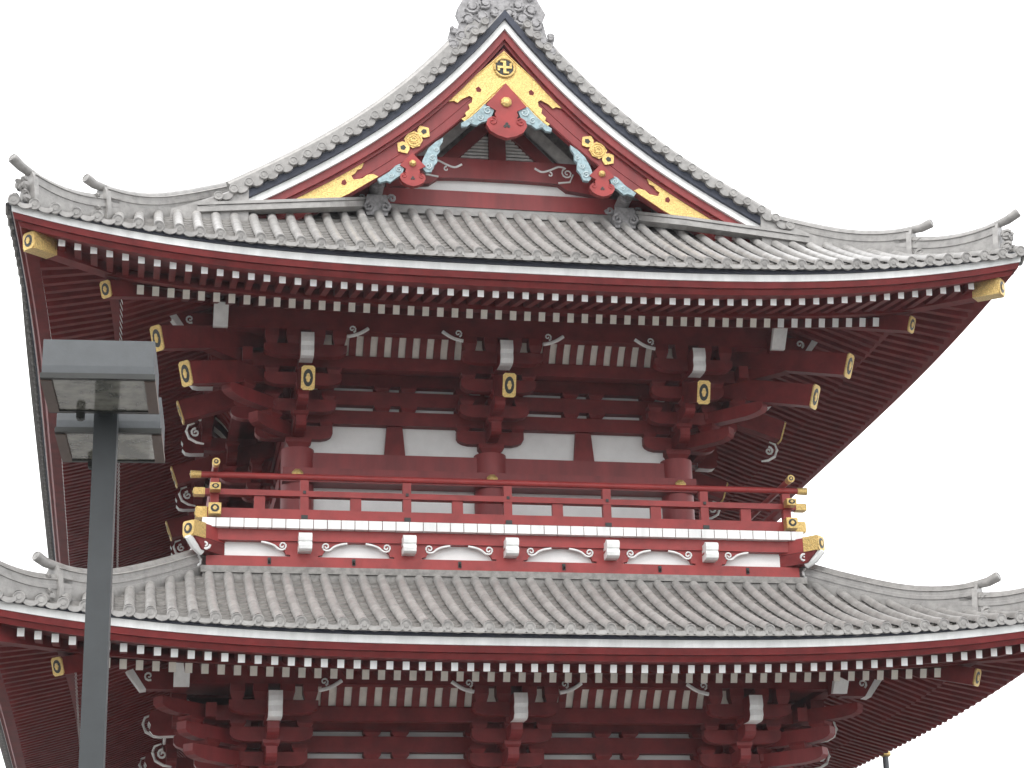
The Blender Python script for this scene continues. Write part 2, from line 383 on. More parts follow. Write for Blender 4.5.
def corner_ridges(rf, sides, dtop, dmid):
    for sx, fy in sides:
        def P(d, dz, off=0.):
            c = 1 - d / rf.E; z = rf.Z + .17 + rf.S(d, 'F') + rf.h * prof(min(c, 1.05)) * max(0, 1 - max(d, 0) / 3.2) ** 2 + dz
            x = sx * (rf.E - d); y = rf.yc + d
            sd2 = Vector((sx * .7071, .7071, 0)) * off     # across the ridge
            if fy: y = 2 * YM - y; sd2.y = -sd2.y
            return Vector((x, y, z)) + sd2
        for lo_, hi, h0, nm in ((.10, dmid + .30, .26, 'lower'), (dmid, dtop, .26, 'upper')):
            mb = MB(); n = 18
            prf = [(-.10, -.12), (-.12, h0 * .25), (-.105, h0 * .26), (-.105, h0 * .48), (-.12, h0 * .5), (-.12, h0 * .72), (-.105, h0 * .74), (-.105, h0 * .96), (-.125, h0), (-.085, h0 + .02)]
            prf += [(-.085 * math.cos(math.pi * k / 6), h0 + .02 + .085 * math.sin(math.pi * k / 6)) for k in range(1, 6)]
            prf += [(-a, b) for a, b in reversed(prf[:10])]
            lift = lambda d: .21 * max(0, 1 - (d - lo_) / 1.1) ** 2
            rings = [[P(d, z + (lift(d) if z > 0 else 0), off) for off, z in prf] for d in lin(lo_ + .12, hi, n)]
            mb.loft(rings, TILE); ro = mb.build('corner_ridge', gate, smooth=True)
            # end plate, curls and the up-turned tip tile
            m2 = MB(); D0 = lo_ + .12; lf = lift(D0)
            pl = [(-.15, -.1), (-.16, .1), (-.12, h0 + lf * .7), (-.07, h0 + lf + .05), (.07, h0 + lf + .05), (.13, h0 + lf * .7), (.16, .1), (.15, -.1)]
            m2.loft([[P(D0 + .03, z, o) for o, z in pl], [P(D0 - .03, z, o) for o, z in pl]], TILE)
            m2.build('ridge_end_plate', ro)
            m2 = MB()
            ux = Vector((sx, 1 if fy else -1, 0)).normalized(); cx = Vector((-ux.y, ux.x, 0))
            for o_, z_, r_ in ((-.1, .02, .085), (.1, .02, .085), (-.06, h0 * .62 + lf * .5, .075), (.06, h0 * .62 + lf * .5, .075), (0, .22, .07)):
                cpt = P(D0 - .11, z_, o_); r_ *= 1.2; m2.spiral(cpt, r_, 1.4, TILE, X=ux * .9 + cx * .4, Z=(0, 0, 1), rad=.034, start=.6, sgn=1)
                m2.disc(cpt, ux, r_ * .55, .09, TILE, 8)
            m2.build('ridge_end_curl', ro, smooth=True)
            m2 = MB()
            a0 = P(D0 + .22, h0 + .03 + lift(D0 + .22)); a1 = P(D0 - .02, h0 + .06 + lf); a2 = P(D0 - .13, h0 + .10 + lf); a3 = P(D0 - .25, h0 + .185 + lf)
            m2.tube([a0, a1, a2, a3], [.062, .066, .073, .080], 12, TILE); dd = (a3 - a2).normalized()
            m2.lathe(a3, dd, [(h, r * .85) for h, r in DISC], 14, TILE)
            m2.build('ridge_tip_tile', ro, smooth=True)

# ------------------------------------------------------------------ brackets (local frame: x along wall, -y outward, z from column top)
ARM_D = .17
def arm(mb, c, L, h, th, axis, mat=RED):
    """boat-shaped bracket arm centred on c, long along axis"""
    pts = [(-L, 0), (-L, h * .0)]
    pts = [(-L, h), (-L, h * .48), (-L * .95, h * .26), (-L * .84, h * .1), (-L * .66, 0), (L * .66, 0), (L * .84, h * .1), (L * .95, h * .26), (L, h * .48), (L, h)]
    A = Vector(axis).normalized(); N = Vector((-A.y, A.x, 0)); c = Vector(c)
    mb.prism(pts, -th / 2, th / 2, mat, lambda a, y, b: c + A * a + N * y + Vector((0, 0, b)))
def masu(mb, c, w_=.24, h=.11, mat=RED, ax=None):
    c = Vector(c)
    mb.box(c + Vector((0, 0, h * .25)), (w_, w_, h * .5), mat, ax=ax, taper=(.72, .72)); mb.box(c + Vector((0, 0, h * .75 + .001)), (w_, w_, h * .5), mat, ax=ax)
def nose(mb, tip, direc, length, w_, h, slope=.33):
    d = Vector(direc).normalized(); t = Vector(tip)
    mb.beam(t, t - d * length + Vector((0, 0, slope * length)), w_, h, RED)
def bracket_set(name, corner=0, low=False, hook=False):
    """corner 0: mid-wall set; -1/+1: left/right front corner"""
    mb = MB(); o2 = []
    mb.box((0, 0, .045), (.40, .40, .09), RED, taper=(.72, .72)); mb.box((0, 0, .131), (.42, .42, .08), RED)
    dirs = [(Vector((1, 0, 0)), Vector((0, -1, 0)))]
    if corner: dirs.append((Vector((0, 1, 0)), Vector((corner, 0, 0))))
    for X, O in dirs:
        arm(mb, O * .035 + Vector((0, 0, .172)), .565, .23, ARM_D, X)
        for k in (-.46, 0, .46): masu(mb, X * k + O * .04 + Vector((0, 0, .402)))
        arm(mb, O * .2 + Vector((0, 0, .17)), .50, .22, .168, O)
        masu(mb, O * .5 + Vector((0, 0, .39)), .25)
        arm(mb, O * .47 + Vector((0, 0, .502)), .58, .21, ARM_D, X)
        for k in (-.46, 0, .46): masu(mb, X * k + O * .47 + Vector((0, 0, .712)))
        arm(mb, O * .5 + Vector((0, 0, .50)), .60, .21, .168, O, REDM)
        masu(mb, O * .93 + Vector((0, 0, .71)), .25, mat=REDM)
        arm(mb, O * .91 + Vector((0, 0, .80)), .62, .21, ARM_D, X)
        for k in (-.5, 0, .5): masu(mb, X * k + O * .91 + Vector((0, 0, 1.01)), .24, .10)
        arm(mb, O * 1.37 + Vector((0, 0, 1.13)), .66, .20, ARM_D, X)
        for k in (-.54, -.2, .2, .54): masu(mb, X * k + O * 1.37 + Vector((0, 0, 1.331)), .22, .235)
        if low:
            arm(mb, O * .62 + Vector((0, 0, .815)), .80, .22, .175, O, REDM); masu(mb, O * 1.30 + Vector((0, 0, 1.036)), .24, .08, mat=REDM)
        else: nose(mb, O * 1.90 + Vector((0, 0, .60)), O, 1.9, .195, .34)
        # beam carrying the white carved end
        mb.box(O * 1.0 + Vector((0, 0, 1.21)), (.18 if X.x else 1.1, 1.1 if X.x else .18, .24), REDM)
    if corner:
        dg = Vector((corner, -1, 0)).normalized(); X = Vector((-dg.y, dg.x, 0)); ax = (X, dg, Vector((0, 0, 1)))
        arm(mb, dg * .35 + Vector((0, 0, .171)), .75, .22, .19, dg); arm(mb, dg * .75 + Vector((0, 0, .498)), 1.0, .215, .19, dg, REDM)
        for k, z in ((.68, .392), (1.33, .714)): masu(mb, dg * k + Vector((0, 0, z)), .27, .11, ax=ax)
        if low: arm(mb, dg * 1.0 + Vector((0, 0, .80)), .9, .22, .19, dg, REDM); masu(mb, dg * 1.7 + Vector((0, 0, 1.02)), .27, .09, ax=ax)
        else: nose(mb, dg * 2.66 + Vector((0, 0, .60)), dg, 2.4, .20, .36, .30); nose(mb, dg * 3.31 + Vector((0, 0, .99)), dg, 2.4, .20, .36, .30)
        arm(mb, dg * 1.5 + Vector((0, 0, 1.116)), .9, .20, .19, dg)
    o = mb.build(name, gate)
    subs = []
    for X, O in dirs:
        m2 = MB()
        if not low: plaque(m2, O * 1.912 + Vector((0, 0, .592)), O - Vector((0, 0, .33)), .215, .385); m2.build('gold_plaque', o)
        m2 = MB(); A = O; N = Vector((-A.y, A.x, 0))
        pr = [(.0, 1.03), (.25, 1.02), (.33, 1.035), (.385, 1.10), (.375, 1.17), (.37, 1.19), (.405, 1.25), (.40, 1.33), (.38, 1.41), (.0, 1.41)]
        m2.prism(pr, -.105, .105, RED, lambda a, y, b: A * (1.40 + a) + N * y + Vector((0, 0, b)), WHITE); subs.append(m2.build('white_beam_end', o))
    if corner:
        for k, z in () if low else ((2.672, .594), (3.322, .984)):
            m2 = MB(); plaque(m2, dg * k + Vector((0, 0, z)), dg - Vector((0, 0, .30)), .22, .40); subs.append(m2.build('gold_plaque', o))
        hook = True
    if hook:
        for O in ([dirs[1][1]] if corner else [dirs[0][1]]):
            for k, z in ((1.74, 1.20), (1.58, .76)) if low else ((1.66, .26),):
                m2 = MB(); c = O * k + Vector((0, 0, z))
                m2.spiral(c, .075, 1.3, PALE, X=O, rad=.022, start=math.pi * .5, sgn=-1)
                m2.tube([c + O * .02 + Vector((0, 0, .16)), c + O * .12 + Vector((0, 0, .12)), c + O * .15 + Vector((0, 0, .02)), c + O * .10 + Vector((0, 0, -.10)), c - O * .02 + Vector((0, 0, -.17)), c - O * .14 + Vector((0, 0, -.19))], [.012, .020, .024, .025, .022, .014], 8, PALE)
                m2.build('white_scroll', o, smooth=True)
    return o

def wall_run(xs, z0, xf, nslat, front=True, lower=False):
    """everything that runs along a wall between its columns; local frame as above; xs: column positions"""
    x0, x1 = xs[0], xs[-1]; B = lambda nm, mb, **k: mb.build(nm, gate, xf=xf, **k)
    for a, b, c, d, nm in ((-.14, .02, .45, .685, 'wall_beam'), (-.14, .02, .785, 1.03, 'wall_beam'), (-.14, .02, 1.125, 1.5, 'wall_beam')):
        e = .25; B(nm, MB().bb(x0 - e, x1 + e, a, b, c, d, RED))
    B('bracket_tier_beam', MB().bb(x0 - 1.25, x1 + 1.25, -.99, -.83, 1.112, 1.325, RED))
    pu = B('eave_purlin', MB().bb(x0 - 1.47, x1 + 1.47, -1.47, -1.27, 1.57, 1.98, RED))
    for s_, xe in ((-1, x0), (1, x1)):
        q = lambda a, y, b: (xe + s_ * (a + (.22 if front and a > 1.5 else 0)), y, b)
        mb = MB(); mb.prism([(1.48, 1.47), (1.72, 1.47), (1.95, 1.77), (1.48, 1.77)], -1.47, -1.27, RED, q); pe = B('purlin_end', mb)
        mb = MB(); mb.prism([(1.655, 1.465), (1.745, 1.452), (1.99, 1.775), (1.86, 1.775)], -1.485, -1.255, WHITE, q); mb.build('white_end_board', pe, xf=xf)
        if front:
            mb = MB(); mb.spiral((xe + s_ * 1.84, -1.49, 1.66), .07, 1.2, WHITE, rad=.018, sgn=s_, start=-1.0); mb.build('white_scroll', pe, smooth=True, xf=xf)
    e = .9 if front else -.15; f = 0 if front else .006
    B('bracket_ceiling', MB().bb(x0 - e, x1 + e, -.83, -.14, 1.33 + f, 1.37 + f, RED)); e = 1.26 if front else -.15
    B('bracket_ceiling', MB().bb(x0 - e, x1 + e, -1.268, -.1, 1.66 + f, 1.70 + f, RED))
    mb = MB(); mb.bb(x0, x1, .021, .07, -.06, 1.2, PLAST); B('plaster_panel', mb)
    for a, b in zip(xs, xs[1:]):
        # curved slats between the tiers
        mb = MB(); wmb = MB(); n = nslat; lo_, hi = a + .56, b - .56; pit_ = (hi - lo_) / n
        curve = [(-.985, 1.328), (-1.05, 1.43), (-1.14, 1.53), (-1.26, 1.63)]
        wmb.grid(lambda x, q: (x, q[0] + .045, q[1] + .02), [a + .2, b - .2], curve, CREAM)
        for k in range(n + 1):
            x = lo_ + k * pit_
            mb.loft([[(x - pit_ * .25, y, z), (x + pit_ * .25, y, z), (x + pit_ * .25, y + .05, z + .02), (x - pit_ * .25, y + .05, z + .02)] for y, z in curve], RED)
        ob = B('slatted_cove', wmb); mb.build('cove_ribs', ob, xf=xf)
        # mid-bay strut with its bearing blocks
        mid = (a + b) / 2; mb = MB(); mb.prism([(mid - .175, -.055), (mid + .175, -.055), (mid + .13, .45), (mid - .13, .45)], -.06, .02, RED)
        st = B('wall_strut', mb)
        if front:
            for zz in (.686, 1.032):
                for q in (mid - .22, mid + .22, a + .46, b - .46) + ((a,) if a == x0 else ()) + (b,):
                    mb = MB(); masu(mb, (q, -.06, zz), .27, .095); B('bearing_block', mb)
        for xe, s_ in ((a, 1), (b, -1)):
            mb = MB(); p = [(xe + s_ * (.66 + t * .34), -1.50, 1.47 + t * .15 - .03 * math.sin(math.pi * t)) for t in lin(0, 1, 8)]
            mb.tube(p, .03, 6, WHITE); mb.spiral((xe + s_ * .74, -1.5, 1.60), .062, 1.2, WHITE, rad=.016, start=-1.2, sgn=1)
            B('white_scroll', mb, smooth=True)

def xf_for(side, a, y, z0):
    if side == 'F': return Matrix.Translation((0, y, z0))
    if side == 'L': return Matrix.Translation((-a, 0, z0)) @ Matrix.Rotation(R_(-90), 4, 'Z')
    return Matrix.Translation((a, 0, z0)) @ Matrix.Rotation(R_(90), 4, 'Z')

# ------------------------------------------------------------------ upper storey
AU, AL, YL = 3.2, 3.66, -.38
ZC, ZCL = 12.03, 6.23
YS = [0, 3.6, 7.2, 10.8, 14.4, 18.0]
def storey(a, y0, zc, ys, nslat, zlow, crad, low=False):
    mid = bracket_set('bracket_set', 0, low); mid.location = (0, y0, zc)
    for s_ in (-1, 1):
        c = bracket_set('corner_bracket_set', s_, low); c.location = (s_ * a, y0, zc)
        for y in ys[1:]:
            if s_ < 0 and y == ys[1]:
                side = bracket_set('bracket_set', 0, low, True); side.location = (s_ * a, y, zc); side.rotation_euler.z = R_(90) * s_; continue
            copy_tree(side, gate, (s_ * a, y, zc), R_(90) * s_)
    wall_run([-a, 0, a], zc, xf_for('F', a, y0, zc), nslat)
    wall_run([-y for y in reversed([y0] + ys[1:])], zc, xf_for('L', a, 0, zc), nslat, False)
    wall_run([y0] + ys[1:], zc, xf_for('R', a, 0, zc), nslat, False)
    for x, y in [(-a, y0), (0, y0), (a, y0)] + [(s_ * a, y) for s_ in (-1, 1) for y in ys[1:]]:
        mb = MB(); mb.tube([(x, y, zlow), (x, y, zc - .002)], [crad, crad], 24, REDM); mb.build('column', gate, smooth=True)
storey(AU, 0.0, ZC, YS, 9, 9.2, .27)
# upper wall below the brackets: head beams, plaster, gilded nail covers
L1 = 18.0
for nm, e, y0, y1, z0, z1 in (('head_beam', .0, -.12, .1, 11.662, 11.97), ('nageshi_beam', .26, -.29, .1, 11.42, 11.66)):
    mb = MB(); mb.bb(-AU - e, AU + e, y0, y1, z0, z1, REDM); mb.build(nm, gate)
    for s_ in (-1, 1):
        mb = MB(); mb.bb(s_ * (AU - .1), s_ * (AU - y0), .11, L1, z0, z1, RED); mb.build(nm, gate)
mb = MB(); mb.bb(-AU, AU, .05, .12, 9.6, 11.42, PLAST); mb.build('plaster_wall', gate)
for s_ in (-1, 1):
    mb = MB(); mb.bb(s_ * (AU - .12), s_ * (AU - .05), .1, L1, 9.6, 11.42, PLAST); mb.build('plaster_wall', gate)
for x in (-AU, 0, AU):
    mb = MB(); c = Vector((x - .02, -.30, 11.535))
    mb.tube([c, c + Vector((0, -.02, 0)), c + Vector((0, -.045, 0)), c + Vector((0, -.06, 0))], [.10, .095, .055, .01], 8, GOLD); mb.build('gold_nail_cover', gate)
mb = MB(); mb.bb(-AU + .2, AU - .2, .13, L1, 9.3, 14.2, RED); mb.build('upper_core', gate)

# ------------------------------------------------------------------ upper roof
roof_tiles(UP, 'upper_roof_tiles', {'F': 3.33, 'L': 7.6, 'R': 7.6, 'B': 3.3}, 'FLRB', vergeS=2.22)
roof_eaves(UP, 'upper'); roof_rafters(UP, .2286, 31, 26); hip_beams(UP, 7.42)
corner_ridges(UP, [(-1, 0), (1, 0), (-1, 1), (1, 1)], 3.4, 1.12)
# course of flat tiles where the skirt roof meets the gable wall
mb = MB()
for k in range(2): mb.bb(-2.2, 2.2, -1.47 + .03 * (k % 2), -1.2, 15.74 + .13 * k, 15.865 + .13 * k, TILE)
mb.build('flat_tile_course', gate)
for s_ in (-1, 1):                              # the course runs out to the foot of each bargeboard
    mb = MB()
    for k in range(3):
        w_ = .02 * (k % 2); rings = []
        for t in lin(0, 1, 12):
            x = 2.15 + 2.85 * t; y = -1.5 - 1.0 * min(1, t / .25) ** .8; top = 15.985 - .52 * min(1, t / .25) ** .8 - .27 * max(0, t - .25); hh = .17
            rings.append([(s_ * x, y + w_, top - hh * (k + 1) / 3 + .008), (s_ * x, y + w_, top - hh * k / 3), (s_ * x, y + .2, top - hh * k / 3), (s_ * x, y + .2, top - hh * (k + 1) / 3 + .008)])
        mb.loft(rings, TILE)
    mb.build('flat_tile_course', gate)
for s_ in (-1, 1):
    mb = MB(); x = s_ * 2.08; y = -1.62
    mb.prism([(x - .17, 15.55), (x + .17, 15.55), (x + .21, 15.71), (x + .16, 15.92), (x - .16, 15.92), (x - .21, 15.71)], y - .1, y + .2, CARV)
    mb.tube([(x, y - .24, 16.06), (x, y + .2, 16.04)], .115, 14, CARV); mb.lathe((x, y - .24, 16.06), (0, -1, 0), DISC, 14, CARV)
    for q in (-1, 1): mb.spiral((x + q * .13, y - .13, 15.69), .09, 1.3, CARV, rad=.03, sgn=-q, start=math.pi / 2)
    for q in (-1, 1): mb.spiral((x + q * .25, y - .05, 15.88), .07, 1.2, CARV, rad=.03, sgn=-q, start=math.pi)
    mb.build('gable_foot_tile', gate, smooth=True)

# ------------------------------------------------------------------ gable: verge
XV = 4.3
def along(x0, x1, n): return lin(x0, x1, n)
def verge_band(mb, dz_top, dz_bot, y0, y1, mat, x1=XV, n=40):
    xs = lin(-x1, x1, 2 * n + 1)
    mb.loft([[(x, y0, rake(x) + dz_top * min(1.38, math.sqrt(1 + rslope(x) ** 2))), (x, y0, rake(x) + dz_bot * min(1.38, math.sqrt(1 + rslope(x) ** 2))), (x, y1, rake(x) + dz_bot * min(1.38, math.sqrt(1 + rslope(x) ** 2))), (x, y1, rake(x) + dz_top * min(1.38, math.sqrt(1 + rslope(x) ** 2)))] for x in xs], mat)
mb = MB(); verge_band(mb, .055, -.06, -2.36, -2.2, WHITE); mb.build('white_verge_fascia', gate)
mb = MB(); verge_band(mb, .175, .058, -2.42, -2.1, NAVY); mb.build('verge_board', gate)
mb = MB(); verge_band(mb, -.063, -.185, -2.31, -2.15, REDM); verge_band(mb, -.18, -.235, -2.25, -2.15, REDM, XV - .1)
mb.build('verge_beam', gate)
for s_ in (-1, 1):
    mb = MB(); xs = lin(0.0, 4.3, 40); q = lambda x: math.sqrt(1 + rslope(x) ** 2)
    mb.loft([[(s_ * x, -2.2, rake(x) - .22 * q(x)), (s_ * x, -2.2, max(rake(x) - .568 * q(x), 15.0)), (s_ * x, -2.08, max(rake(x) - .568 * q(x), 15.0)), (s_ * x, -2.08, rake(x) - .22 * q(x))] for x in xs], REDM)
    # two raised mouldings along the board
    for d_ in (.42, .55):
        mb.tube([(s_ * x, -2.2, rake(x) - d_ * q(x)) for x in xs[2:]], .012, 6, REDM)
    bo = mb.build('bargeboard', gate)
    # verge tiles: short round tiles whose discs face out, drops between
    mb = MB(); x = .16
    while x < 4.75:
        sl = math.atan(rslope(x)); nx, nz_ = -math.sin(sl), math.cos(sl)
        cx, cz = x + .255 * nx, rake(x) + .255 * nz_
        c = Vector((s_ * cx, -2.5, cz))
        mb.lathe(c, (0, -1, 0), [(-.42, .076)] + [(h, r * .88) for h, r in DISC], 14, TILE)
        x2 = x + .14 * math.cos(sl); sl2 = math.atan(rslope(x2)); tx, tz = math.cos(sl2), math.sin(sl2); mx_, mz = x2 - .20 * math.sin(sl2), rake(x2) + .20 * math.cos(sl2)
        ar = [(u, .035 - .0 * u) for u in (-.10, .10)] + [(.10, -.01), (.06, -.05), (0, -.065), (-.06, -.05), (-.10, -.01)]
        mb.prism([(s_ * (mx_ + u * tx - v * tz), mz + u * tz + v * tx) for u, v in ar], -2.485, -2.1, TILE)
        x += .272 * math.cos(sl)
    mb.build('verge_tiles', gate, smooth=True)
    # ridge that follows the verge
    mb = MB(); xs = lin(.1, 4.25, 40)
    sec = [(-.13, .15), (-.13, .50), (-.10, .51)] + [(-.09 * math.cos(math.pi * k / 6), .51 + .09 * math.sin(math.pi * k / 6)) for k in range(7)] + [(.10, .51), (.13, .50), (.13, .15)]
    rings = []
    for x in xs:
        sl = math.atan(rslope(x)); nx, nz_ = -math.sin(sl), math.cos(sl)
        rings.append([(s_ * (x + d_ * nx), -2.02 + yy, rake(x) + d_ * nz_) for yy, d_ in sec])
    mb.loft(rings, TILE); mb.build('verge_ridge', gate, smooth=True)
    mb = MB(); rings = []                       # descending ridge, a good metre in from the verge
    for x in lin(.12, 4.45, 34):
        sl = math.atan(rslope(x)); nx, nz_ = -math.sin(sl), math.cos(sl); t = .70 + .10 * max(0, min(1, (4.3 - x) / 1.5)) - .25 * max(0, 1 - x / .6)
        sec = [(-.15, .1), (-.15, t - .20), (-.12, t - .19), (-.12, t - .12)] + [(-.11 * math.cos(math.pi * k / 8), t - .11 + .11 * math.sin(math.pi * k / 8)) for k in range(9)] + [(.12, t - .12), (.15, .1)]
        rings.append([(s_ * (x + d_ * nx), -.9 + yy, rake(x) + d_ * nz_) for yy, d_ in sec])
    mb.loft(rings, TILE); mb.build('descending_ridge', gate, smooth=True)
    mb = MB(); mb.prism([(s_ * a, b) for a, b in ((4.2, 15.0), (4.2, 15.62), (4.6, 15.45), (5.0, 15.30), (5.4, 15.16), (5.62, 15.0))], -2.44, -2.30, TILE); mb.build('verge_foot_tiles', gate)

# gilded fittings on the bargeboards
PY = -2.215
GP = [(0, 18.44), (-1.02, 17.42), (-.86, 17.45), (-.80, 17.42), (-.72, 17.50), (-.60, 17.56), (-.55, 17.53), (-.56, 17.44), (-.62, 17.40), (-.60, 17.32), (-.68, 17.24), (-.66, 17.18), (-.74, 17.13), (-.68, 17.07), (0, 17.79)]
mb = MB(); full = GP + [(-x, z) for x, z in reversed(GP[1:-1])]
mb.prism(full, PY - .02, PY + .01, GOLD)
for s_ in (-1, 1):
    mb.prism([(s_ * .445 + a, 17.69 + b) for a, b in ((-.035, -.045), (.03, -.05), (.05, 0), (.0, .055), (-.045, .02))], PY - .0225, PY - .019, RED)
    # engraved rim
    mb.tube([(s_ * .02, PY - .02, 18.40), (s_ * .98, PY - .02, 17.45)], .012, 6, GOLD); mb.tube([(s_ * .02, PY - .02, 17.82), (s_ * .68, PY - .02, 17.12)], .012, 6, GOLD)
gp = mb.build('gold_gable_plate', gate)
mb = MB(); c = Vector((0, PY - .02, 18.12)); n = 24
mb.disc(c, (0, 1, 0), .155, .03, BLACK, 24)
mb.tube([c + Vector((.17 * math.cos(t), -.012, .17 * math.sin(t))) for t in [2 * math.pi * i / n for i in range(n + 1)]], .024, 8, GOLD, caps=False)
W = .025                                      # the Buddhist temple mark: top arm turns left, right arm up, bottom arm right, left arm down
bars = [(-.122, .122, -.021, .021), (-W, W, -.118, .118), (-.07, -W, .086, .118), (.083, .121, .021, .072), (W, .07, -.118, -.086), (-.121, -.083, -.072, -.021)]
for i, (a, b, d_, e) in enumerate(bars): mb.bb(a, b, c.y - .032 - .0015 * i, c.y - .01, c.z + d_, c.z + e, GOLD)
mb.build('gold_temple_mark', gp)
LG = [(-2.12, 16.0), (-2.2, 16.04), (-2.30, 16.02), (-2.38, 15.95), (-2.52, 15.92), (-2.56, 15.99), (-2.5, 16.03), (-2.46, 16.1), (-2.39, 16.13), (-2.34, 16.28), (-2.42, 16.24), (-2.60, 16.08), (-3.2, 15.70), (-3.75, 15.40), (-3.1, 15.38), (-2.6, 15.67)]
for s_ in (-1, 1):
    mb = MB(); mb.prism([(s_ * x, z) for x, z in LG], PY - .02, PY + .01, GOLD)
    mb.prism([(s_ * -2.68 + a, 15.86 + b) for a, b in ((-.04, -.03), (.02, -.05), (.05, 0), (.02, .06), (-.03, .03))], PY - .0225, PY - .019, RED)
    mb.build('gold_foot_plate', gate)
    # rosette with two leaf ends
    mb = MB(); sl = math.atan(rslope(1.55)); t = Vector((s_ * math.cos(sl), 0, math.sin(sl))); nrm = Vector((-t.z, 0, t.x)); c = Vector((s_ * 1.54, PY, 16.70))
    f = lambda a, y, b: c + t * a + nrm * b + Vector((0, y, 0))
    mb.prism([(.15 * math.cos(k * math.pi / 12) * (1 + .07 * math.cos(8 * k * math.pi / 12)), .14 * math.sin(k * math.pi / 12) * (1 + .07 * math.cos(8 * k * math.pi / 12))) for k in range(24)], -.02, .01, GOLD, f)
    for R in (.115, .07): mb.tube([f(R * math.cos(k * math.pi / 10), -.022, R * math.sin(k * math.pi / 10)) for k in range(21)], .011, 6, GOLD)
    for k in range(8): mb.disc(f(.04 * math.cos(k * math.pi / 4), -.024, .04 * math.sin(k * math.pi / 4)), (0, 1, 0), .016, .02, GOLD, 6)
    for q in (-1, 1):
        mb.prism([(q * a, b) for a, b in ((.12, -.03), (.17, -.09), (.25, -.12), (.29, -.07), (.34, 0), (.29, .07), (.25, .12), (.17, .09), (.12, .03))], -.018, .01, GOLD, f)
        mb.prism([(q * a, b) for a, b in ((.19, -.03), (.25, -.045), (.285, 0), (.25, .045), (.19, .03))], -.021, -.017, BLACK, f)
    mb.build('gold_rosette', gate)

# carved pendants with gold bosses and blue cloud fins
def pendant(cx, top, neck, k, y):
    half = [(.0, top), (-.34 * k, neck + .10 * k), (-.17 * k, neck), (-.20 * k, neck - .07 * k), (-.17 * k, neck - .13 * k), (-.25 * k, neck - .11 * k), (-.32 * k, neck - .16 * k), (-.34 * k, neck - .26 * k), (-.28 * k, neck - .37 * k), (-.15 * k, neck - .45 * k), (0, neck - .49 * k)]
    mb = MB(); mb.prism([(cx + a, b) for a, b in half] + [(cx - a, b) for a, b in reversed(half[1:-1])], y - .05, y + .05, RED2)
    for q in (-1, 1): mb.spiral((cx + q * .235 * k, y - .05, neck - .20 * k), .075 * k, 1.1, RED2, rad=.02 * k, sgn=q, start=math.pi / 2)
    for a, b in ((-.03, -.28), (.03, -.28), (0, -.235)): mb.disc((cx + a * k, y - .052, neck + b * k), (0, 1, 0), .028 * k, .01, BLACK, 8)
    o = mb.build('gable_pendant', gate)
    m2 = MB(); c = Vector((cx, y - .05, neck + .16 * k)); m2.tube([c, c + Vector((0, -.03, 0)), c + Vector((0, -.06, 0)), c + Vector((0, -.065, 0))], [.095 * k, .09 * k, .045 * k, .01], 8, GOLD); m2.build('gold_boss', o)
    return o
def fin(o, poly, y, curls):
    m2 = MB(); m2.prism(poly, y - .035, y + .03, BLUE)
    for cx, cz, r, sg in curls: m2.spiral((cx, y - .04, cz), r, 1.4, PBLUE, rad=r * .24, sgn=sg, start=1.0)
    m2.build('blue_cloud_fin', o)
po = pendant(0, 17.80, 17.28, 1., -2.26)
for s_ in (-1, 1):
    fin(po, [(s_ * x, z) for x, z in ((-.20, 17.30), (-.27, 17.40), (-.37, 17.39), (-.48, 17.25), (-.62, 17.12), (-.76, 17.02), (-.75, 16.96), (-.66, 16.97), (-.60, 17.03), (-.50, 17.0), (-.42, 17.06), (-.33, 17.09), (-.25, 17.17))], -2.25, [(s_ * -.31, 17.28, .07, s_), (s_ * -.44, 17.14, .055, -s_), (s_ * -.58, 17.07, .04, s_)])
    p2 = pendant(s_ * 1.57, 16.42, 16.13, .62, -2.26)
    fin(p2, [(s_ * x, z) for x, z in ((-1.70, 16.16), (-1.76, 16.23), (-1.84, 16.19), (-1.95, 16.07), (-2.06, 15.99), (-2.14, 15.93), (-2.10, 15.87), (-2.0, 15.91), (-1.93, 15.89), (-1.84, 15.97), (-1.75, 16.03))], -2.25, [(s_ * -1.79, 16.12, .05, s_), (s_ * -1.92, 16.0, .04, -s_)])
    fin(p2, [(s_ * x, z) for x, z in ((-1.43, 16.20), (-1.40, 16.32), (-1.36, 16.42), (-1.30, 16.54), (-1.18, 16.66), (-1.06, 16.74), (-1.07, 16.66), (-1.12, 16.58), (-1.12, 16.48), (-1.17, 16.42), (-1.16, 16.30), (-1.22, 16.22), (-1.26, 16.11), (-1.35, 16.10))], -2.25, [(s_ * -1.31, 16.21, .06, -s_), (s_ * -1.24, 16.36, .05, s_), (s_ * -1.18, 16.52, .04, -s_)])

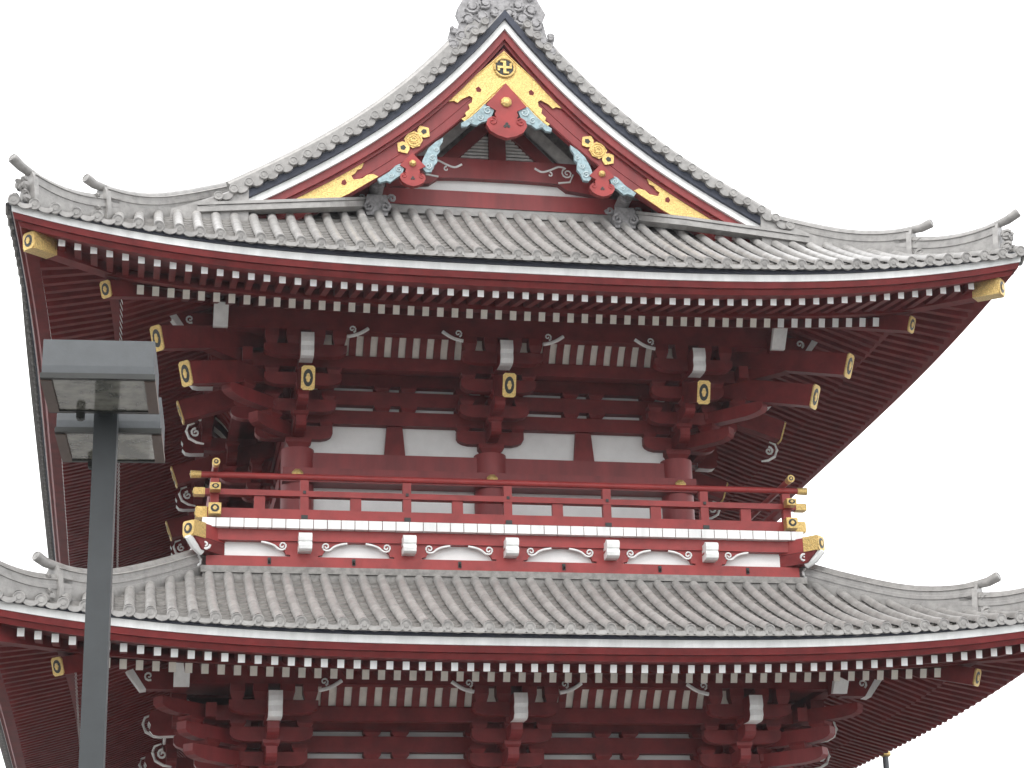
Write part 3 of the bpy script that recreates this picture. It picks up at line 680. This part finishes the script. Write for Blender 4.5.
# gable wall behind
YG = -1.3
mb = MB(); xs = lin(-3.9, 3.9, 40); mb.add([(x, YG + .1, rake(x) - .1) for x in xs] + [(x, YG + .1, 15.5) for x in xs], [(i, i + 1, 41 + i, 40 + i) for i in range(39)], GREYW); mb.build('gable_wall_boards', gate)
mb = MB(); arch = [(x, 16.44 - .05 * (abs(x) / 1.3) ** 3 - (.10 if abs(x) > 1.15 else 0)) for x in lin(1.9, -1.9, 27)]
mb.prism([(-1.9, 16.80), (1.9, 16.80)] + arch, YG - .15, YG + .08, REDM); rb = mb.build('rainbow_beam', gate)
for s_ in (-1, 1):
    m2 = MB(); m2.spiral((s_ * 1.18, YG - .155, 16.62), .10, 1.5, WHITE, rad=.02, sgn=s_, start=math.pi / 2 + s_ * .3, tail=[(s_ * .62, YG - .155, 16.68), (s_ * .74, YG - .155, 16.62), (s_ * .88, YG - .155, 16.66), (s_ * 1.03, YG - .155, 16.73)])
    m2.spiral((s_ * .88, YG - .155, 16.58), .05, .8, WHITE, rad=.016, sgn=-s_, start=math.pi / 2); m2.tube([(s_ * 1.28, YG - .155, 16.60), (s_ * 1.22, YG - .155, 16.46), (s_ * 1.02, YG - .155, 16.43)], .018, 6, WHITE)
    m2.build('white_scroll', rb, smooth=True)
mb = MB(); mb.bb(-1.75, 1.75, YG - .02, YG + .06, 16.1, 16.45, PLAST); mb.build('gable_plaster_panel', gate)
mb = MB(); mb.bb(-2.6, 2.6, YG - .16, YG + .08, 15.9, 16.185, REDM); mb.build('gable_base_beam', gate)
mb = MB(); mb.bb(-.145, .145, YG - .1, YG + .07, 16.8, 18.0, RED); mb.build('king_post', gate)
for s_ in (-1, 1):
    mb = MB(); mb.beam((s_ * .02, YG - .05, 17.62), (s_ * 1.2, YG - .05, 16.42), .20, .12, RED, upv=(0, 1, 0)); mb.beam((s_ * .30, YG - .03, 17.75), (s_ * 1.55, YG - .03, 16.52), .20, .06, PALE, upv=(0, 1, 0)); mb.build('gable_strut', gate)
    mb = MB(); mb.add([(s_ * .145, YG, 16.8), (s_ * .70, YG, 16.8), (s_ * .145, YG, 17.38)], [(0, 1, 2)], GREYW)
    for k in range(8):
        z = 16.82 + k * .062; xe = .145 + .60 * (17.40 - z) / .6
        if xe > .19: mb.beam((s_ * .146, YG - .03, z), (s_ * xe, YG - .03, z), .035, .035, PALE)
    mb.build('gable_louvre', gate)

# main ridge and its carved end tile
mb = MB()
for k in range(6):
    wv = .30 - .02 * (k % 2); mb.bb(-wv, wv, -1.85, 20.0, 19.0 + .2 * k, 19.19 + .2 * k, TILE)
mb.tube([(0, -1.9, 20.3), (0, 20.0, 20.3)], .2, 14, TILE); mb.build('main_ridge', gate, smooth=True)
mb = MB(); hp = [(0, 18.92), (-.25, 18.78), (-.60, 18.46), (-.84, 18.22), (-1.0, 18.10), (-.93, 18.42), (-.86, 18.62), (-.90, 18.80), (-.84, 18.86), (-.77, 18.78), (-.74, 18.95), (-.70, 19.1), (-.76, 19.25), (-.68, 19.40), (-.62, 19.52), (-.66, 19.75), (-.52, 20.1), (-.3, 20.5), (0, 20.75)]
mb.prism(hp + [(-x, z) for x, z in reversed(hp[1:-1])], -2.12, -1.86, CARV)
rn = random.Random(3)
for s_ in (-1, 1):
    for x, z, r in ((.50, 19.30, .13), (.28, 19.38, .12), (.58, 19.05, .12), (.34, 19.12, .13), (.12, 19.22, .10), (.70, 18.72, .10), (.48, 18.82, .11), (.84, 18.55, .09), (.45, 19.62, .13), (.18, 19.65, .15), (.35, 19.9, .12), (.62, 18.5, .1), (.82, 18.82, .06)):
        mb.spiral((s_ * x, -2.14, z), r, 1.5, CARV, rad=.036, sgn=s_ * rn.choice((-1, 1)), start=rn.random() * 6)
        mb.disc((s_ * x, -2.13, z), (0, 1, 0), r * .5, .08, CARV, 8)
    mb.tube([(s_ * .05, -2.15, 19.0), (s_ * .4, -2.16, 18.72), (s_ * .72, -2.15, 18.42), (s_ * .95, -2.13, 18.25)], [.05, .05, .04, .03], 6, CARV)
mb.tube([(0, -2.18, 19.0), (0, -2.18, 19.06), (0, -2.14, 19.2)], [.09, .1, .05], 10, CARV)
mb.build('ridge_end_ornament', gate, smooth=True)

# ------------------------------------------------------------------ balcony
BX, BY = 4.78, -1.72
YE = 18.0 + 1.72
mb = MB(); n = 45; p = 2 * BX / n
for k in range(n): mb.bb(-BX + k * p + .006, -BX + (k + 1) * p - .006, BY, BY + .5, 10.235, 10.375, WHITE)
for s_ in (-1, 1):
    m = 100; q = (YE - BY - .5) / m
    for k in range(m): mb.bb(s_ * BX, s_ * (BX - .5), BY + .5 + k * q + .006, BY + .5 + (k + 1) * q - .006, 10.235, 10.375, WHITE)
mb.bb(-BX + .02, BX - .02, BY + .02, YE, 10.25, 10.36, RED)
mb.build('balcony_floor', gate)
mb = MB(); mb.bb(-BX + .1, BX - .1, -1.62, -1.40, 10.055, 10.234, RED2)
for s_ in (-1, 1): mb.bb(s_ * (BX - .1), s_ * (BX - .32), -1.39, YE, 10.055, 10.234, RED2)
mb.build('balcony_edge_beam', gate)
mb = MB(); mb.bb(-4.70, 4.70, -1.60, -1.30, 9.635, 9.815, RED2)
for s_ in (-1, 1): mb.bb(s_ * 4.70, s_ * 4.40, -1.29, YE - .1, 9.635, 9.815, RED2)
mb.build('balcony_base_beam', gate)
for x in (-3.9, -2.45, -.8, .85, 2.4, 4.0):
    mb = MB(); mb.box((x if abs(x) < 3.8 else x * .96, -1.603, 9.74), (.05, .03, .10), BLACK); mb.tube([(x if abs(x) < 3.8 else x * .96, -1.61, 9.75), (x if abs(x) < 3.8 else x * .96, -1.64, 9.71)], .018, 6, BLACK); mb.build('iron_fitting', gate)
mb = MB(); mb.bb(-4.6, 4.6, -1.50, -1.42, 9.816, 10.054, PLAST)
for s_ in (-1, 1): mb.bb(s_ * 4.46, s_ * 4.38, -1.28, YE - .2, 9.815, 10.05, PLAST)
mb.build('balcony_plaster_panel', gate)
BPX = [k * 1.605 for k in (-2, -1, 0, 1, 2)]
def balcony_bracket():
    mb = MB()
    half = [(-.62, 10.054), (-.56, 10.035), (-.46, 10.01), (-.37, 9.96), (-.30, 9.90), (-.28, 9.85), (-.22, 9.845), (-.21, 9.817)]
    mb.prism([(a, b - 9.0) for a, b in half] + [(-a, b - 9.0) for a, b in reversed(half)], -.085, .06, RED2)
    mb.prism([(-.095, 1.04), (-.105, .97), (.105, .97), (.095, 1.04)], -.22, -.09, RED2)
    o = mb.build('balcony_bracket', gate)
    m2 = MB(); A = [(0, .90), (-.02, .87), (-.24, .865), (-.30, .89), (-.32, .94), (-.30, .985), (-.285, 1.0), (-.32, 1.02), (-.335, 1.07), (-.32, 1.12), (-.26, 1.15), (-.18, 1.13), (0, 1.13)]
    m2.prism(A, -.10, .10, WHITE, lambda a, y, b: Vector((y, a - .02, b))); m2.build('white_beam_end', o, smooth=False)
    for s_ in (-1, 1):
        m2 = MB(); m2.spiral((s_ * .335, -.095, 1.0 - .015), .065, 1.3, WHITE, rad=.02, sgn=-s_, start=-math.pi / 2, tail=[(s_ * .66, -.095, 1.04), (s_ * .56, -.095, 1.022), (s_ * .46, -.095, .985), (s_ * .39, -.095, .93)])
        m2.build('white_scroll', o, smooth=True)
    return o
b0 = balcony_bracket(); b0.location = (BPX[0], -1.50, 9.0)
for x in BPX[1:]: copy_tree(b0, gate, (x, -1.50, 9.0), 0)
for s_ in (-1, 1):
    for k in range(5): copy_tree(b0, gate, (s_ * 4.60, .4 + 3.6 * k, 9.0), R_(90) * s_)
for s_ in (-1, 1):                              # corner beams with gilded tips
    dg = Vector((s_, -1, 0)).normalized(); tip = Vector((s_ * 4.97, -1.91, 10.135))
    mb = MB(); mb.beam(tip, tip - dg * 1.2, .21, .22, RED2)
    mb.prism([(-.5, 9.83), (-.2, 9.84), (-.08, 9.95), (-.02, 10.02), (-.9, 10.02), (-.9, 9.83)], -.10, .10, RED, lambda a, y, b: Vector((tip.x, tip.y, 0)) + dg * a + Vector((-dg.y, dg.x, 0)) * y + Vector((0, 0, b)))
    o = mb.build('balcony_corner_beam', gate)
    m2 = MB(); gold_box(m2, tip + dg * .012, tip - dg * .24, .23, .24); m2.build('gold_cap', o)
    m2 = MB(); c = Vector((tip.x, tip.y, 9.92)) - dg * .27
    m2.tube([c + dg * .30 + Vector((0, 0, .10)), c + dg * .16 + Vector((0, 0, -.02)), c + Vector((0, 0, -.10))], [.06, .07, .06], 8, WHITE); m2.spiral(c - dg * .05 + Vector((-s_ * .02, -.12, 0)), .075, 1.3, WHITE, rad=.022, sgn=s_)
    m2.build('white_scroll', o, smooth=True)
    m2 = MB(); c = Vector((s_ * 4.86, -1.55, 9.72)); m2.spiral(c, .1, 1.2, WHITE, rad=.03, sgn=s_, start=1.5, tail=[c + Vector((s_ * .02, 0, .22)), c + Vector((s_ * .1, 0, .1))]); m2.build('white_scroll', o, smooth=True)

# railing
RX, RY = 4.59, -1.48
def rail(nm, p0, p1, kind, w_, h_, z):
    p0 = Vector((*p0, z)); p1 = Vector((*p1, z)); mb = MB(); d = (p1 - p0).normalized()
    if kind == 'round': mb.tube([p0, p1], h_ / 2, 14, RED2)
    else: mb.beam(p0, p1, w_, h_, RED2)
    o = mb.build(nm, gate, smooth=kind == 'round')
    for p, e in ((p0, -1), (p1, 1)):
        m2 = MB(); a = p + d * (e * .012); b = p - d * (e * .15)
        if kind == 'round':
            m2.lathe(a, d * e, [(-.16, h_ / 2 + .006), (0, h_ / 2 + .012), (.004, .042), (.004, .004)], 14, GOLD)
            m2.lathe(a, d * e, [(.0045, .036), (.0075, .036), (.0075, .004)], 12, BLACK); m2.lathe(a, d * e, [(.0076, .018), (.016, .016), (.016, .004)], 10, GOLD)
        else: gold_box(m2, a, b, w_ + .02, h_ + .02)
        m2.build('gold_cap', o)
for nm, kind, w_, h_, z, ex in (('handrail', 'round', .10, .10, 11.125, .36), ('mid_rail', 'sq', .14, .09, 10.84, .30), ('foot_rail', 'sq', .17, .155, 10.50, .26)):
    rail(nm, (-RX - ex, RY), (RX + ex, RY), kind, w_, h_, z)
    for s_ in (-1, 1):
        rail(nm, (s_ * RX, RY - ex), (s_ * RX, 19.4), kind, w_, h_, z + (.012 if kind == 'sq' else .10))
posts = [(x, RY, 1) for x in BPX + [-RX, RX]] + [((a + b) / 2, RY, 0) for a, b in zip([-RX] + BPX, BPX + [RX])]
for s_ in (-1, 1):
    ys_ = lin(RY, 19.3, 13); posts += [(s_ * RX, y, 1) for y in ys_[1:]] + [(s_ * RX, (a + b) / 2, 0) for a, b in zip(ys_, ys_[1:])]
for x, y, full_ in posts:
    mb = MB()
    if full_:
        mb.bb(x - .065, x + .065, y - .06, y + .06, 10.50, 11.06, RED2)
        if y == RY and abs(x) < 4: mb.box((x, y - .075, 10.86), (.045, .03, .045), BLACK); mb.box((x, y - .09, 10.455), (.10, .03, .06), BLACK)
        mb.build('railing_post', gate)
    else:
        mb.bb(x - .085, x + .085, y - .04, y + .04, 10.50, 10.84, RED2); mb.build('railing_strut', gate)

# ------------------------------------------------------------------ lower roof
roof_tiles(LO, 'lower_roof_tiles', {'F': 3.25, 'L': 3.55, 'R': 3.55, 'B': 3.2}, 'FLRB')
roof_eaves(LO, 'lower'); roof_rafters(LO, .2286, 33, 28, .3); hip_beams(LO, 7.96)
corner_ridges(LO, [(-1, 0), (1, 0), (-1, 1), (1, 1)], 3.35, 1.02)
mb = MB()
for k in range(3):
    e = .03 * (k % 2)
    mb.bb(-4.78 + e, 4.78 - e, -1.72 + e, -1.4, 9.30 + .11 * k, 9.403 + .11 * k, PAN)
    for s_ in (-1, 1): mb.bb(s_ * (4.78 - e), s_ * 4.4, -1.395, YE, 9.30 + .11 * k, 9.403 + .11 * k, PAN)
mb.build('flat_tile_course', gate)
for nm in ('flying_rafter', 'base_rafter'):
    rs = sorted(RAFTERS[nm], key=lambda t: (t[0] - CAMP).length)
    for p, q, w_, h_ in rs[:100]:
        mb = MB(); mb.beam(p, q, w_, h_, RED, WHITE if nm == 'flying_rafter' else CREAM); mb.build(nm, gate)
    mb = SIDE_RAFT[nm]
    for p, q, w_, h_ in rs[100:]: mb.beam(p, q, w_, h_, RED, WHITE)
    o = mb.build(nm, gate); o['kind'] = 'stuff'

# ------------------------------------------------------------------ lower storey
storey(AL, YL, ZCL, [YL, 3.4, 7.2, 10.8, 14.6, 18.38], 11, .6, .31, True)
mb = MB(); mb.bb(-AL + .1, AL - .1, YL + .08, YL + .16, .6, ZCL + .9, RED)
for s_ in (-1, 1): mb.bb(s_ * (AL - .1), s_ * (AL - .18), YL + .17, 18.3, .6, ZCL + .9, RED)
mb.build('lower_wall', gate)
for z0, z1 in ((5.7, 5.95), (5.97, 6.215), (3.4, 3.65), (.75, 1.0)):
    mb = MB(); mb.bb(-AL - .1, AL + .1, YL - .18, YL + .05, z0, z1, RED)
    for s_ in (-1, 1): mb.bb(s_ * (AL + .18), s_ * (AL - .05), YL + .06, 18.3, z0, z1, RED)
    mb.build('tie_beam', gate)
mb = MB(); mb.bb(-5.6, 5.6, YL - 2.0, 20.3, 0, .55, STONE); mb.build('stone_platform', gate)

# ------------------------------------------------------------------ street lamp with two floodlight heads
LX, LY = -6.005, -20.0
lamp = thing('street_lamp', 'grey square street lamp post with twin box-shaped floodlight heads, in front of the red gate', 'street lamp', (LX, LY, 0))
rz = -.06
def L(mb, nm, par, smooth=False): return mb.build(nm, par, smooth=smooth)
mb = MB(); mb.box((0, 0, 2.95), (.142, .142, 5.90), STEELP); mb.box((0, 0, .02), (.4, .4, .04), STEELP)
po = L(mb, 'post', lamp); po.rotation_euler.z = rz
mb = MB(); mb.box((0, 0, 5.80), (.09, .42, .09), STEELP); ao = L(mb, 'cross_arm', lamp); ao.rotation_euler.z = rz
def head(y0, sgn):
    """box luminaire, front at y0, 0.62 deep, bottom at z = 0"""
    hw = .322; D_ = .62; mb = MB(); zb = 5.75
    prof_ = [(y0, zb), (y0 - .0, zb + .06), (y0 + .012, zb + .225), (y0 + D_ - .012, zb + .225), (y0 + D_, zb + .06), (y0 + D_, zb)]
    rings = []
    for x, k in ((-hw, 1), (hw, 1)): rings.append([(x, y, z) for y, z in prof_])
    mb.loft(rings, STEEL)
    o = L(mb, 'lamp_head', lamp); o.rotation_euler.z = rz
    m2 = MB(); t = .055
    m2.bb(-hw - .008, hw + .008, y0 - .008, y0 + .03, zb - .02, zb + .012, BLACK); m2.bb(-hw - .008, hw + .008, y0 + D_ - .03, y0 + D_ + .008, zb - .02, zb + .012, BLACK)
    m2.bb(-hw - .008, -hw + t, y0 + .031, y0 + D_ - .031, zb - .028, zb + .01, BROWN); m2.bb(hw - t, hw + .008, y0 + .031, y0 + D_ - .031, zb - .028, zb + .01, BROWN)
    L(m2, 'lens_frame', o)
    m2 = MB(); m2.bb(-hw + t + .002, hw - t - .002, y0 + .032, y0 + D_ - .032, zb - .012, zb - .004, GLASS); L(m2, 'lens', o)
    m2 = MB(); m2.box((-.14, y0 + D_ - .02, zb - .045), (.05, .05, .035), BLACK); m2.tube([(-.14, y0 + D_ - .02, zb - .03), (-.14, y0 + D_ - .02, zb - .075)], .02, 8, BLACK); L(m2, 'latch', o)
head(-.81, 1); head(.19, -1)

# ------------------------------------------------------------------ slim pole beyond the lower eave
pole = thing('slim_pole', 'slim pale grey pole with a small brass cap, beyond the lower eave at far right', 'pole', (8.77, 6.0, 0))
PZ = 8.14
mb = MB(); mb.tube([(0, 0, 0), (0, 0, PZ - .06)], .06, 12, STEEL); mb.box((0, 0, .02), (.3, .3, .04), STEEL); mb.build('shaft', pole, smooth=True)
mb = MB(); mb.tube([(0, 0, PZ - .06), (0, 0, PZ - .03), (0, 0, PZ + .03), (0, 0, PZ + .06)], [.07, .11, .11, .05], 12, GOLD); mb.build('brass_cap', pole, smooth=True)

# ------------------------------------------------------------------ thin volume added to lift shadows like lens veil
hz = bpy.data.materials.new('thin_lens_veil'); hz.use_nodes = True; hn = hz.node_tree; hn.nodes.clear()
ho = hn.nodes.new('ShaderNodeOutputMaterial'); hv = hn.nodes.new('ShaderNodeVolumePrincipled')
hv.inputs['Color'].default_value = (.93, .95, 1, 1); hv.inputs['Density'].default_value = VEIL; hv.inputs['Anisotropy'].default_value = .2
hn.links.new(hv.outputs['Volume'], ho.inputs['Volume'])
mb = MB(); mb.bb(-520, 520, -520, 520, -1, 24, hz); h = mb.build('lens_veil'); h['kind'] = 'stuff'
